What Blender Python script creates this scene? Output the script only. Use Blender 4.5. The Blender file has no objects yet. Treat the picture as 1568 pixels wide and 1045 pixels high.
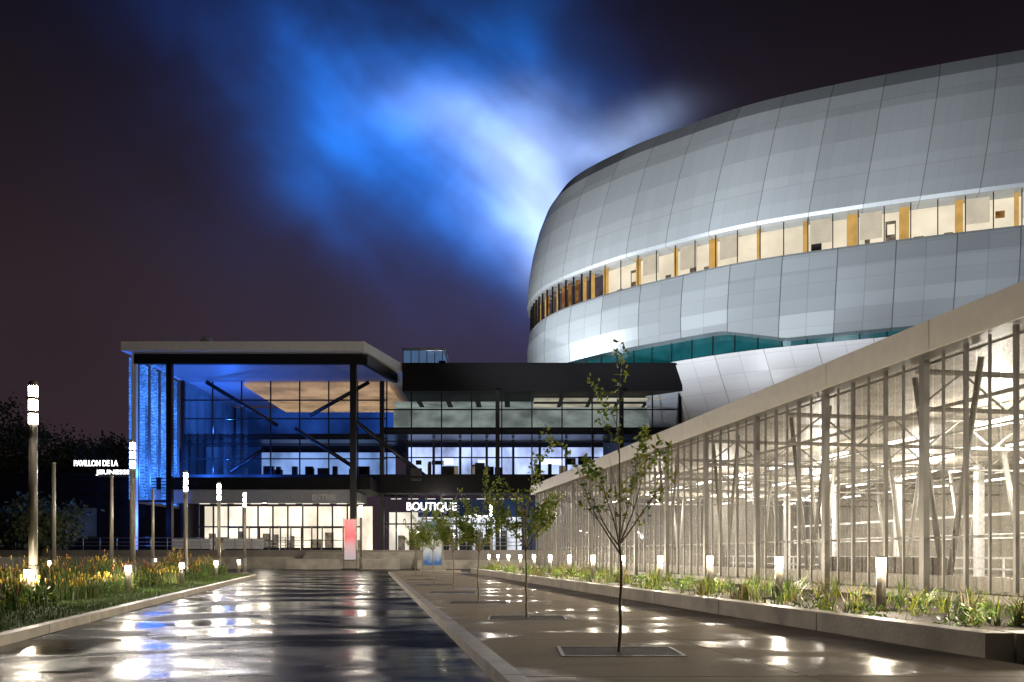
import bpy, math, random
from mathutils import Vector, noise as mn
random.seed(7)
R=random.random
def U(a,b): return a+(b-a)*random.random()
sc=bpy.context.scene
sc.view_settings.view_transform='Standard'
sc.view_settings.look='None'
sc.view_settings.exposure=0

# ------------------------------------------------------------ materials
def newmat(name):
    m=bpy.data.materials.new(name); m.use_nodes=True
    nt=m.node_tree; b=nt.nodes['Principled BSDF']
    return m,nt,b
def nosample(m):
    m.cycles.emission_sampling='NONE'; return m
def mat(name,col,rough=.6,metal=0,var=.15,scale=3.0,bump=0,bscale=20,emc=None,em=0,spec=None,det=4,trans=0):
    m,nt,b=newmat(name)
    b.inputs['Roughness'].default_value=rough; b.inputs['Metallic'].default_value=metal
    if spec is not None: b.inputs['Specular IOR Level'].default_value=spec
    tc=nt.nodes.new('ShaderNodeTexCoord'); colout=None
    if var>0:
        n=nt.nodes.new('ShaderNodeTexNoise'); n.inputs['Scale'].default_value=scale; n.inputs['Detail'].default_value=det
        nt.links.new(tc.outputs['Object'],n.inputs['Vector'])
        cr=nt.nodes.new('ShaderNodeValToRGB')
        cr.color_ramp.elements[0].position=.3; cr.color_ramp.elements[1].position=.7
        cr.color_ramp.elements[0].color=[c*(1-var) for c in col]+[1]
        cr.color_ramp.elements[1].color=[min(1,c*(1+var)) for c in col]+[1]
        nt.links.new(n.outputs['Fac'],cr.inputs[0]); nt.links.new(cr.outputs[0],b.inputs['Base Color']); colout=cr.outputs[0]
    else: b.inputs['Base Color'].default_value=(*col,1)
    if bump:
        n2=nt.nodes.new('ShaderNodeTexNoise'); n2.inputs['Scale'].default_value=bscale; n2.inputs['Detail'].default_value=5
        nt.links.new(tc.outputs['Object'],n2.inputs['Vector'])
        bp=nt.nodes.new('ShaderNodeBump'); bp.inputs['Strength'].default_value=bump; bp.inputs['Distance'].default_value=.02
        nt.links.new(n2.outputs['Fac'],bp.inputs['Height']); nt.links.new(bp.outputs[0],b.inputs['Normal'])
    if trans:   # light passing through thin leaves
        t=nt.nodes.new('ShaderNodeBsdfTranslucent'); nt.links.new(colout,t.inputs[0]); mx=nt.nodes.new('ShaderNodeMixShader'); mx.inputs[0].default_value=trans
        nt.links.new(b.outputs[0],mx.inputs[1]); nt.links.new(t.outputs[0],mx.inputs[2]); nt.links.new(mx.outputs[0],nt.nodes['Material Output'].inputs[0])
    if em:
        b.inputs['Emission Color'].default_value=(*(emc or col),1); b.inputs['Emission Strength'].default_value=em
        nosample(m)
    return m
def emis(name,col,s,nscale=0,lo=.4,stretch=(1,1,1)):
    m=bpy.data.materials.new(name); m.use_nodes=True; nt=m.node_tree; nt.nodes.clear()
    o=nt.nodes.new('ShaderNodeOutputMaterial'); e=nt.nodes.new('ShaderNodeEmission')
    e.inputs[0].default_value=(*col,1); e.inputs[1].default_value=s
    if nscale:
        tc=nt.nodes.new('ShaderNodeTexCoord'); mp=nt.nodes.new('ShaderNodeMapping'); mp.inputs['Scale'].default_value=stretch
        n=nt.nodes.new('ShaderNodeTexNoise'); n.inputs['Scale'].default_value=nscale; n.inputs['Detail'].default_value=3
        mr=nt.nodes.new('ShaderNodeMapRange'); mr.inputs[1].default_value=.35; mr.inputs[2].default_value=.65
        mr.inputs[3].default_value=s*lo; mr.inputs[4].default_value=s
        nt.links.new(tc.outputs['Object'],mp.inputs[0]); nt.links.new(mp.outputs[0],n.inputs['Vector'])
        nt.links.new(n.outputs['Fac'],mr.inputs[0]); nt.links.new(mr.outputs[0],e.inputs[1])
    nt.links.new(e.outputs[0],o.inputs[0]); return nosample(m)
def glassmat(name,tint=(.8,.85,.9),refl=.12,rough=.02,glc=(1,1,1)):
    m=bpy.data.materials.new(name); m.use_nodes=True; nt=m.node_tree; nt.nodes.clear()
    o=nt.nodes.new('ShaderNodeOutputMaterial'); t=nt.nodes.new('ShaderNodeBsdfTransparent'); g=nt.nodes.new('ShaderNodeBsdfGlossy')
    t.inputs[0].default_value=(*tint,1); g.inputs['Roughness'].default_value=rough; g.inputs[0].default_value=(*glc,1)
    mx=nt.nodes.new('ShaderNodeMixShader'); lw=nt.nodes.new('ShaderNodeLayerWeight'); lw.inputs[0].default_value=.25
    ad=nt.nodes.new('ShaderNodeMath'); ad.operation='MULTIPLY_ADD'; ad.inputs[1].default_value=.6; ad.inputs[2].default_value=refl
    ad.use_clamp=True
    nt.links.new(lw.outputs['Fresnel'],ad.inputs[0]); nt.links.new(ad.outputs[0],mx.inputs[0])
    nt.links.new(t.outputs[0],mx.inputs[1]); nt.links.new(g.outputs[0],mx.inputs[2]); nt.links.new(mx.outputs[0],o.inputs[0])
    return m
def meshmat(name,col,fac,pitch=(16,16)):
    """woven / perforated metal: see-through holes between wires"""
    m,nt,b=newmat(name)
    b.inputs['Base Color'].default_value=(*col,1); b.inputs['Roughness'].default_value=.5; b.inputs['Metallic'].default_value=0
    o=nt.nodes['Material Output']; t=nt.nodes.new('ShaderNodeBsdfTransparent'); mx=nt.nodes.new('ShaderNodeMixShader')
    tc=nt.nodes.new('ShaderNodeTexCoord'); n=nt.nodes.new('ShaderNodeTexNoise'); n.inputs['Scale'].default_value=pitch[0]; n.inputs['Detail'].default_value=1
    nt.links.new(tc.outputs['Object'],n.inputs['Vector'])
    mr=nt.nodes.new('ShaderNodeMapRange'); mr.inputs[1].default_value=.3; mr.inputs[2].default_value=.7; mr.inputs[3].default_value=fac*.7; mr.inputs[4].default_value=fac*1.3
    nt.links.new(n.outputs['Fac'],mr.inputs[0]); nt.links.new(mr.outputs[0],mx.inputs[0])
    nt.links.new(t.outputs[0],mx.inputs[1]); nt.links.new(b.outputs[0],mx.inputs[2]); nt.links.new(mx.outputs[0],o.inputs[0])
    return m
def lensmat(name,col,s):
    m=bpy.data.materials.new(name); m.use_nodes=True; nt=m.node_tree; nt.nodes.clear()
    o=nt.nodes.new('ShaderNodeOutputMaterial'); t=nt.nodes.new('ShaderNodeBsdfTransparent'); e=nt.nodes.new('ShaderNodeEmission')
    e.inputs[0].default_value=(*col,1); e.inputs[1].default_value=s
    mx=nt.nodes.new('ShaderNodeMixShader'); mx.inputs[0].default_value=.5
    nt.links.new(t.outputs[0],mx.inputs[1]); nt.links.new(e.outputs[0],mx.inputs[2]); nt.links.new(mx.outputs[0],o.inputs[0]); return nosample(m)

def panelmat(name,col,pu,pv,skew,rough,metal,lo=.8,fine=4,seam=.012,dark=.35,tilt=.05,hl=.2):
    m,nt,b=newmat(name); L=nt.links.new
    def N(op,a,bb=None,c=None):
        n=nt.nodes.new('ShaderNodeMath'); n.operation=op
        for i,x in enumerate((a,bb,c)):
            if x is None: continue
            if isinstance(x,(int,float)): n.inputs[i].default_value=x
            else: L(x,n.inputs[i])
        return n.outputs[0]
    uv=nt.nodes.new('ShaderNodeUVMap'); uv.uv_map='UVMap'; sp=nt.nodes.new('ShaderNodeSeparateXYZ'); L(uv.outputs[0],sp.inputs[0])
    u=N('MULTIPLY_ADD',sp.outputs[1],skew,sp.outputs[0]); v=sp.outputs[1]
    cu=N('DIVIDE',u,pu); cv=N('DIVIDE',v,pv); cf=N('MULTIPLY',cu,fine)
    l1=N('LESS_THAN',N('FRACT',cu),seam); l2=N('LESS_THAN',N('FRACT',cf),.035); l3=N('LESS_THAN',N('FRACT',cv),.03)
    cx=nt.nodes.new('ShaderNodeCombineXYZ'); L(N('FLOOR',cf),cx.inputs[0]); L(N('FLOOR',cv),cx.inputs[1])
    wn=nt.nodes.new('ShaderNodeTexWhiteNoise'); wn.noise_dimensions='3D'; L(cx.outputs[0],wn.inputs['Vector'])
    cx2=nt.nodes.new('ShaderNodeCombineXYZ'); L(N('FLOOR',cu),cx2.inputs[0]); L(N('FLOOR',N('DIVIDE',v,pv*3.)),cx2.inputs[1])
    wn2=nt.nodes.new('ShaderNodeTexWhiteNoise'); wn2.noise_dimensions='3D'; L(cx2.outputs[0],wn2.inputs['Vector'])
    br=N('MULTIPLY_ADD',wn.outputs['Value'],(1-lo)*.45,lo); br=N('MULTIPLY_ADD',wn2.outputs['Value'],(1-lo)*1.0,br)
    ln=N('MAXIMUM',N('MULTIPLY',l1,1-dark),N('MAXIMUM',N('MULTIPLY',l2,hl),N('MULTIPLY',l3,hl)))
    br=N('MULTIPLY',br,N('SUBTRACT',1,ln))
    vm=nt.nodes.new('ShaderNodeVectorMath'); vm.operation='SCALE'; vm.inputs[0].default_value=col; L(br,vm.inputs['Scale'])
    L(vm.outputs[0],b.inputs['Base Color']); b.inputs['Metallic'].default_value=metal
    L(N('MULTIPLY_ADD',wn2.outputs['Value'],.18,rough-.08),b.inputs['Roughness'])
    geo=nt.nodes.new('ShaderNodeNewGeometry')
    va=nt.nodes.new('ShaderNodeVectorMath'); va.operation='SUBTRACT'; L(wn2.outputs['Color'],va.inputs[0]); va.inputs[1].default_value=(.5,.5,.5)
    vs=nt.nodes.new('ShaderNodeVectorMath'); vs.operation='SCALE'; L(va.outputs[0],vs.inputs[0]); vs.inputs['Scale'].default_value=tilt
    ve=nt.nodes.new('ShaderNodeVectorMath'); ve.operation='ADD'; L(geo.outputs['Normal'],ve.inputs[0]); L(vs.outputs[0],ve.inputs[1])
    vn=nt.nodes.new('ShaderNodeVectorMath'); vn.operation='NORMALIZE'; L(ve.outputs[0],vn.inputs[0]); L(vn.outputs[0],b.inputs['Normal'])
    return m

# ------------------------------------------------------------ mesh builder
class MB:
    def __init__(s): s.v=[];s.f=[];s.m=[];s.mats=[];s.uv=[];s.sm=[]
    def mi(s,m):
        if m not in s.mats: s.mats.append(m)
        return s.mats.index(m)
    def face(s,pts,m,uv=None,smooth=False):
        n=len(s.v); s.v+= [tuple(p) for p in pts]; s.f.append(tuple(range(n,n+len(pts)))); s.m.append(s.mi(m)); s.uv.append(uv); s.sm.append(smooth)
    def prism(s,poly,z0,z1,m):
        n=len(s.v); k=len(poly)
        s.v+=[(x,y,z0) for x,y in poly]+[(x,y,z1) for x,y in poly]
        fs=[tuple(range(n+k,n+2*k)),tuple(reversed(range(n,n+k)))]+[(n+i,n+(i+1)%k,n+k+(i+1)%k,n+k+i) for i in range(k)]
        for f in fs: s.f.append(f); s.m.append(s.mi(m)); s.uv.append(None); s.sm.append(False)
    def box(s,x0,x1,y0,y1,z0,z1,m):
        s.prism([(x0,y0),(x1,y0),(x1,y1),(x0,y1)],z0,z1,m)
    def fbox(s,F,a0,a1,o0,o1,z0,z1,m):
        s.prism([F(a0,o0),F(a0,o1),F(a1,o1),F(a1,o0)],z0,z1,m)
    def tube(s,p,q,r,m,r2=None,n=6,cap=True,smooth=True):
        p=Vector(p);q=Vector(q);r2=r if r2 is None else r2
        d=(q-p).normalized(); a=d.orthogonal().normalized(); b=d.cross(a)
        k=len(s.v)
        for c,rr in((p,r),(q,r2)):
            for i in range(n):
                t=2*math.pi*i/n+math.pi/4; s.v.append(tuple(c+(a*math.cos(t)+b*math.sin(t))*rr))
        for i in range(n):
            s.f.append((k+i,k+(i+1)%n,k+n+(i+1)%n,k+n+i)); s.m.append(s.mi(m)); s.uv.append(None); s.sm.append(smooth)
        if cap:
            for f in (tuple(reversed(range(k,k+n))),tuple(range(k+n,k+2*n))): s.f.append(f); s.m.append(s.mi(m)); s.uv.append(None); s.sm.append(False)
    def make(s,name,parent=None,loc=None):
        me=bpy.data.meshes.new(name); me.from_pydata(s.v,[],s.f)
        for m in s.mats: me.materials.append(m)
        me.polygons.foreach_set('material_index',s.m); me.polygons.foreach_set('use_smooth',s.sm)
        if any(u is not None for u in s.uv):
            ul=me.uv_layers.new(name='UVMap')
            for p,u in zip(me.polygons,s.uv):
                if u:
                    for li,c in zip(p.loop_indices,u): ul.data[li].uv=c
        me.update()
        o=bpy.data.objects.new(name,me); sc.collection.objects.link(o)
        if parent: o.parent=parent
        if loc: o.location=loc
        return o
def empty(name,loc=(0,0,0)):
    e=bpy.data.objects.new(name,None); e.location=loc; sc.collection.objects.link(e); e.empty_display_size=.3; return e
def light(name,typ,loc,energy,col=(1,1,1),size=.06,parent=None,target=None,spot=60,blend=.5):
    l=bpy.data.lights.new(name,typ); l.energy=energy; l.color=col
    if typ=='AREA': l.size=size
    else: l.shadow_soft_size=size
    if typ=='SPOT': l.spot_size=math.radians(spot); l.spot_blend=blend
    o=bpy.data.objects.new(name,l); sc.collection.objects.link(o); o.location=loc
    if target: o.rotation_euler=(Vector(target)-Vector(loc)).to_track_quat('-Z','Y').to_euler()
    if parent: o.parent=parent
    return o
def text(name,s,x,y,z,w,h,m,parent,rz=0):
    c=bpy.data.curves.new(name,'FONT'); c.body=s; c.extrude=.04; c.offset=.012; c.materials.append(m)
    o=bpy.data.objects.new(name,c); sc.collection.objects.link(o); bpy.context.view_layer.update()
    dx,dy=o.dimensions.x,o.dimensions.y
    o.scale=(w/dx,h/dy,1); o.location=(x,y,z); o.rotation_euler=(math.pi/2,0,rz); o.parent=parent
    return o

M_conc=mat('concrete',(.36,.33,.28),.5,var=.25,scale=1.5,bump=.3)
M_black=mat('black_steel',(.012,.012,.014),.4,.3,var=.2)
M_dark=mat('dark_cladding',(.018,.018,.022),.35,.2,var=.2)
M_vdark=mat('roof_edge_dark',(.006,.006,.008),.6,0,var=.2,spec=.2)
M_white=mat('white_metal',(.75,.75,.76),.45,.0,var=.05)
M_tan=mat('galvanised_tan_steel',(.165,.155,.135),.45,.2,var=.15)
M_pole=mat('lamp_pole_paint',(.30,.27,.22),.4,.2,var=.1)
M_cream=mat('cream_fascia',(.72,.68,.60),.5,.0,var=.05)
M_glass=glassmat('facade_glass',(.86,.9,.95),.05)
M_soil=mat('soil_mulch',(.05,.036,.026),.8,var=.5,scale=8,bump=.6,bscale=30)
M_leafA=mat('leaf_green',(.12,.21,.03),.5,var=.35,scale=4,trans=.4)
M_leafB=mat('leaf_yellow_green',(.30,.33,.04),.5,var=.3,scale=4,trans=.4)
M_grass=mat('blade_green',(.065,.125,.022),.5,var=.4,scale=3)
M_grass2=mat('blade_light_green',(.12,.18,.035),.5,var=.3,scale=2)
M_grassY=mat('blade_straw',(.22,.18,.08),.6,var=.3,scale=3)
M_flowY=mat('flower_yellow',(.6,.42,.05),.6,var=.2)
M_flowO=mat('flower_rust',(.36,.14,.05),.6,var=.3)
M_bark=mat('bark',(.12,.09,.065),.8,var=.3,scale=12,bump=.5)
M_barkY=mat('young_bark',(.26,.20,.12),.7,var=.3,scale=12,bump=.3)

# ------------------------------------------------------------ camera
cam=bpy.data.cameras.new('camera'); co=bpy.data.objects.new('camera',cam); sc.collection.objects.link(co)
co.location=(0,0,1.2); co.rotation_euler=(math.pi/2,0,0); cam.sensor_width=36; cam.lens=28.0; cam.shift_y=.2076; cam.clip_end=2000
sc.camera=co

# ------------------------------------------------------------ night sky
w=bpy.data.worlds.new('World'); sc.world=w; w.use_nodes=True; nt=w.node_tree; nt.nodes.clear(); L=nt.links.new
w.cycles.sampling_method='NONE'
def N(op,a,b=None,c=None,clamp=False):
    n=nt.nodes.new('ShaderNodeMath'); n.operation=op; n.use_clamp=clamp
    for i,x in enumerate((a,b,c)):
        if x is None: continue
        if isinstance(x,(int,float)): n.inputs[i].default_value=x
        else: L(x,n.inputs[i])
    return n.outputs[0]
def V(op,a,b=None,s=None):
    n=nt.nodes.new('ShaderNodeVectorMath'); n.operation=op
    for i,x in enumerate((a,b)):
        if x is None: continue
        if isinstance(x,tuple): n.inputs[i].default_value=x
        else: L(x,n.inputs[i])
    if s is not None:
        if isinstance(s,(int,float)): n.inputs['Scale'].default_value=s
        else: L(s,n.inputs['Scale'])
    return n.outputs[0]
tc=nt.nodes.new('ShaderNodeTexCoord'); sp=nt.nodes.new('ShaderNodeSeparateXYZ'); L(tc.outputs['Generated'],sp.inputs[0])
yy=N('MAXIMUM',sp.outputs[1],.08)
u0=N('DIVIDE',sp.outputs[0],yy); v0=N('DIVIDE',sp.outputs[2],yy)
cmb=nt.nodes.new('ShaderNodeCombineXYZ'); L(u0,cmb.inputs[0]); L(v0,cmb.inputs[1])
def noise(vec,scale,det=4,rough=.5,dist=0):
    n=nt.nodes.new('ShaderNodeTexNoise'); n.inputs['Scale'].default_value=scale; n.inputs['Detail'].default_value=det
    n.inputs['Roughness'].default_value=rough; n.inputs['Distortion'].default_value=dist
    L(vec,n.inputs['Vector']); return n
n1=noise(cmb.outputs[0],4.5,2,.5)
wv=V('SCALE',V('SUBTRACT',n1.outputs['Color'],(.5,.5,.5)),s=.13)
wp=V('ADD',cmb.outputs[0],wv); s2=nt.nodes.new('ShaderNodeSeparateXYZ'); L(wp,s2.inputs[0]); u,v=s2.outputs[0],s2.outputs[1]
def blob(cx,cy,sx,sy,ang,amp):
    a=math.radians(ang); c,s=math.cos(a),math.sin(a)
    du=N('SUBTRACT',u,cx); dv=N('SUBTRACT',v,cy)
    p=N('DIVIDE',N('ADD',N('MULTIPLY',du,c),N('MULTIPLY',dv,s)),sx)
    q=N('DIVIDE',N('SUBTRACT',N('MULTIPLY',dv,c),N('MULTIPLY',du,s)),sy)
    e=N('EXPONENT',N('MULTIPLY',N('ADD',N('MULTIPLY',p,p),N('MULTIPLY',q,q)),-1))
    return N('MULTIPLY',e,amp)
def summ(l):
    r=l[0]
    for x in l[1:]: r=N('ADD',r,x)
    return r
# light beam on cloud, painted into the sky: noise stretched along the beam
mpn=nt.nodes.new('ShaderNodeMapping'); mpn.inputs['Rotation'].default_value=(0,0,math.radians(-138)); L(cmb.outputs[0],mpn.inputs[0])
mps=nt.nodes.new('ShaderNodeMapping'); mps.inputs['Scale'].default_value=(1.6,5.0,1); L(mpn.outputs[0],mps.inputs[0])
st=noise(mps.outputs[0],1.7,3,.5,.3).outputs['Fac']; stm=N('MAXIMUM',N('MULTIPLY_ADD',st,3.0,-.55),.1)
cl=noise(cmb.outputs[0],7,4,.5,.2).outputs['Fac']; clm=N('MAXIMUM',N('MULTIPLY_ADD',cl,2.4,-.25),.2)
tex=N('MULTIPLY',stm,clm)
core=summ([blob(.045,.42,.075,.035,115,1.7),blob(.0,.47,.08,.055,135,.75),blob(-.065,.53,.09,.05,150,.5),blob(.10,.52,.10,.03,20,.7),blob(.03,.55,.05,.05,100,.35)])
blue=summ([blob(-.08,.53,.19,.11,150,1.1),blob(-.02,.62,.10,.08,110,.75),blob(-.035,.42,.10,.05,150,.8),blob(-.2,.5,.09,.09,100,.4)])
deep=summ([blob(-.10,.52,.30,.20,145,1.0),blob(-.30,.66,.2,.07,155,.6)])
base=nt.nodes.new('ShaderNodeValToRGB'); L(N('MULTIPLY',N('MAXIMUM',v0,0),1.2),base.inputs[0])
cr=base.color_ramp; cr.elements[0].position=0; cr.elements[0].color=(.034,.021,.027,1); cr.elements[1].position=.9; cr.elements[1].color=(.0060,.0048,.0078,1)
e=cr.elements.new(.4); e.color=(.0245,.0155,.020,1)
bn=noise(cmb.outputs[0],2.2,2,.5).outputs['Fac']
bcol=V('SCALE',base.outputs[0],s=N('MULTIPLY_ADD',bn,.8,.65))
tot=V('ADD',bcol,V('SCALE',(.38,.49,.75),s=N('MULTIPLY',core,N('MULTIPLY_ADD',tex,.65,.35))))
tot=V('ADD',tot,V('SCALE',(.002,.13,.58),s=N('MULTIPLY',blue,N('MULTIPLY_ADD',tex,.8,.15))))
tot=V('ADD',tot,V('SCALE',(.003,.020,.11),s=N('MULTIPLY',deep,N('MULTIPLY_ADD',tex,.7,.3))))
tot=V('ADD',tot,V('SCALE',(.022,.022,.048),s=blob(-.02,.28,.3,.14,0,.6)))
sky=nt.nodes.new('ShaderNodeTexSky'); sky.sky_type='NISHITA'; sky.sun_disc=False; sky.sun_elevation=math.radians(-6); sky.sun_rotation=math.radians(200)
tot=V('ADD',tot,V('SCALE',sky.outputs[0],s=.02))
bg=nt.nodes.new('ShaderNodeBackground'); L(tot,bg.inputs[0]); bg.inputs[1].default_value=1
wo=nt.nodes.new('ShaderNodeOutputWorld'); L(bg.outputs[0],wo.inputs[0])

# ------------------------------------------------------------ ground, road, pavement
mb=MB(); mb.face([(-500,-60,-.004),(500,-60,-.004),(500,900,-.004),(-500,900,-.004)],mat('dark_ground',(.03,.03,.03),.6,var=.3,scale=.3)); mb.make('ground')
def wetmat(name,mapscale,rot,nscale,t0,t1,dry,wet,r_wet,r_dry,f_wet,f_dry,bscale,bstr,ripple):
    """water film over a rough surface: diffuse + glossy, weighted by a puddle mask and viewing angle"""
    m=bpy.data.materials.new(name); m.use_nodes=True; n_=m.node_tree; n_.nodes.clear(); l=n_.links.new; nn=n_.nodes.new
    tcm=nn('ShaderNodeTexCoord'); mp=nn('ShaderNodeMapping'); mp.inputs['Scale'].default_value=mapscale; mp.inputs['Rotation'].default_value=(0,0,math.radians(rot)); l(tcm.outputs['Object'],mp.inputs[0])
    na=nn('ShaderNodeTexNoise'); na.inputs['Scale'].default_value=nscale; na.inputs['Detail'].default_value=7; na.inputs['Distortion'].default_value=.4; l(mp.outputs[0],na.inputs['Vector'])
    def mr(a,b):
        x=nn('ShaderNodeMapRange'); x.interpolation_type='SMOOTHSTEP'; x.inputs[1].default_value=t0; x.inputs[2].default_value=t1; x.inputs[3].default_value=a; x.inputs[4].default_value=b; l(na.outputs['Fac'],x.inputs[0]); return x.outputs[0]
    cr=nn('ShaderNodeValToRGB'); cr.color_ramp.elements[0].position=t0; cr.color_ramp.elements[1].position=t1+.05
    cr.color_ramp.elements[0].color=(*wet,1); cr.color_ramp.elements[1].color=(*dry,1); l(na.outputs['Fac'],cr.inputs[0])
    fine=nn('ShaderNodeTexNoise'); fine.inputs['Scale'].default_value=bscale; fine.inputs['Detail'].default_value=4; l(tcm.outputs['Object'],fine.inputs['Vector'])
    hm=nn('ShaderNodeMath'); hm.operation='MULTIPLY'; l(fine.outputs['Fac'],hm.inputs[0]); l(mr(.15,1),hm.inputs[1])
    bp=nn('ShaderNodeBump'); bp.inputs['Strength'].default_value=bstr; bp.inputs['Distance'].default_value=.012; l(hm.outputs[0],bp.inputs['Height'])
    mp2=nn('ShaderNodeMapping'); mp2.inputs['Scale'].default_value=(.7,3.0,1); l(tcm.outputs['Object'],mp2.inputs[0])
    nw=nn('ShaderNodeTexNoise'); nw.inputs['Scale'].default_value=1.7; nw.inputs['Detail'].default_value=4; l(mp2.outputs[0],nw.inputs['Vector'])
    bp2=nn('ShaderNodeBump'); bp2.inputs['Strength'].default_value=ripple; bp2.inputs['Distance'].default_value=.02; l(nw.outputs['Fac'],bp2.inputs['Height']); l(bp.outputs[0],bp2.inputs['Normal'])
    cm=nn('ShaderNodeMixRGB'); cm.blend_type='MULTIPLY'; cm.inputs[0].default_value=.35; l(cr.outputs[0],cm.inputs[1]); l(fine.outputs['Fac'],cm.inputs[2])
    df=nn('ShaderNodeBsdfDiffuse'); l(cm.outputs[0],df.inputs[0]); l(bp.outputs[0],df.inputs['Normal'])
    gl=nn('ShaderNodeBsdfGlossy'); l(mr(r_wet,r_dry),gl.inputs['Roughness']); l(bp2.outputs[0],gl.inputs['Normal']); gl.inputs[0].default_value=(1,1,1,1)
    lw=nn('ShaderNodeLayerWeight'); lw.inputs[0].default_value=.5
    pw=nn('ShaderNodeMath'); pw.operation='POWER'; l(lw.outputs['Facing'],pw.inputs[0]); pw.inputs[1].default_value=4
    fm=nn('ShaderNodeMath'); fm.operation='MULTIPLY_ADD'; l(pw.outputs[0],fm.inputs[0]); l(mr(f_wet,f_dry),fm.inputs[1]); fm.inputs[2].default_value=.012
    mx=nn('ShaderNodeMixShader'); l(fm.outputs[0],mx.inputs[0]); l(df.outputs[0],mx.inputs[1]); l(gl.outputs[0],mx.inputs[2])
    o=nn('ShaderNodeOutputMaterial'); l(mx.outputs[0],o.inputs[0]); return m
M_asph=wetmat('wet_asphalt',(.34,.55,1),14,1.1,.38,.60,(.020,.020,.022),(.010,.011,.014),.08,.30,.55,.07,70,.5,.42)
M_pave=wetmat('wet_pavement',(.6,1,1),0,.8,.34,.50,(.52,.44,.33),(.36,.29,.215),.14,.42,.34,.05,45,.35,.15)
kL=lambda z:-4.45-.21*z   # left kerb line
kR=lambda z:1.17-.18*z    # pavement kerb line
kW=lambda z:6.52-.20*z    # planter wall line
mb=MB()
mb.face([(kL(-6),-6,0),(12,-6,0),(12,62,0),(-60,62,0),(-60,45,0),(kL(41)-1,41,0)],M_asph); mb.make('road')
mb=MB(); mb.face([(-70,-6,-.002),(kL(-6)-4.6,-6,-.002),(kL(44)-4.6,44,-.002),(-70,44,-.002)],M_asph); mb.make('parking_lot')
zs=[-5+i*3.0 for i in range(18)]
e=empty('sidewalk'); mb=MB()
for i in range(len(zs)-1):   # slabs with open joints
    a,c=zs[i]+.006,zs[i+1]-.006
    K=lambda z:kR(z)+.2
    for f0,f1 in((0,.5),(.5,1)):
        mb.prism([(K(a)+(kW(a)-K(a))*f0+.006,a),(K(a)+(kW(a)-K(a))*f1-.006,a),(K(c)+(kW(c)-K(c))*f1-.006,c),(K(c)+(kW(c)-K(c))*f0+.006,c)],.0,.12,M_pave)
mb.prism([(5.9,-5),(14,-5),(14,5.2),(5.9,5.2)],0,.115,M_pave)
mb.make('paving_slabs',e)
M_kerb=mat('kerb_concrete',(.50,.44,.35),.5,var=.2,scale=2.5,bump=.3)
mb=MB(); z=-5
while z<46:
    a,c=z+.01,z+2.0-.01; mb.prism([(kR(a),a),(kR(a)+.19,a),(kR(c)+.19,c),(kR(c),c)],0,.135,M_kerb); z+=2
mb.prism([(kR(46),46),(kW(46)-.2,46),(kW(52)+.5,52),(kR(50)+.5,50)],0,.12,M_pave)
mb.make('kerb',e)
# tree pits
TP=[(1.18,8.8),(.25,13.4),(-.75,17.6),(-1.65,22.2),(-2.7,27.5),(-3.7,33),(-4.6,38)]
mb=MB()
for x,y in TP:
    mb.box(x-.62,x+.62,y-.4,y+.4,.1205,.1225,M_soil)
    for q in((x-.66,x+.66,y-.44,y-.4),(x-.66,x+.66,y+.4,y+.44),(x-.66,x-.62,y-.4,y+.4),(x+.62,x+.66,y-.4,y+.4)): mb.box(*q,.1203,.126,M_tan)
mb.make('tree_pit_frames',e)

# planter wall
mb=MB(); z=8.2
while z<44:
    a,c=z+.01,min(z+3,44)-.01
    mb.prism([(kW(a),a),(kW(a)+.3,a),(kW(c)+.3,c),(kW(c),c)],.0,.38,M_kerb); z+=3
mb.prism([(kW(8.2)+.32,8.2),(16,8.6),(16,8.9),(kW(8.2)+.32,8.5)],0,.38,M_kerb)
mb.make('planter_wall')
mb=MB(); mb.prism([(kW(8.5)+.31,8.51),(16,8.91),(16,12),(11.43-.18*56,56),(kW(44)+.31,44)],.0,.24,M_soil); mb.make('planting_bed')
# left bed
mb=MB(); z=4
while z<38:
    a,c=z+.01,z+2-.01; mb.prism([(kL(a)-.18,a),(kL(a),a),(kL(c),c),(kL(c)-.18,c)],0,.14,M_kerb); z+=2
px,py=kL(38),38
for t in range(1,9):   # rounded nose
    a=t/8*math.pi*.55; nx=kL(38)-4.5*(1-math.cos(a)); ny=38+5*math.sin(a)
    mb.prism([(px-.18,py-.02),(px,py),(nx,ny),(nx-.18,ny-.1)],0,.14,M_kerb); px,py=nx,ny
mb.make('road_kerb')
M_lawn=mat('lawn',(.06,.11,.02),.8,var=.4,scale=6,bump=.8,bscale=60)
mb=MB(); mb.prism([(kL(4)-.19,4),(kL(38)-.19,38),(kL(38)-1.6,41),(kL(38)-4,42.5),(kL(40)-5,41),(kL(4)-4.6,4)],0,.13,M_lawn); mb.make('grass_verge')
mb=MB(); mb.prism([(5.4,5.22),(16,5.22),(16,8.55),(5.2,8.1)],0,.14,M_lawn); mb.make('lawn')

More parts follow.
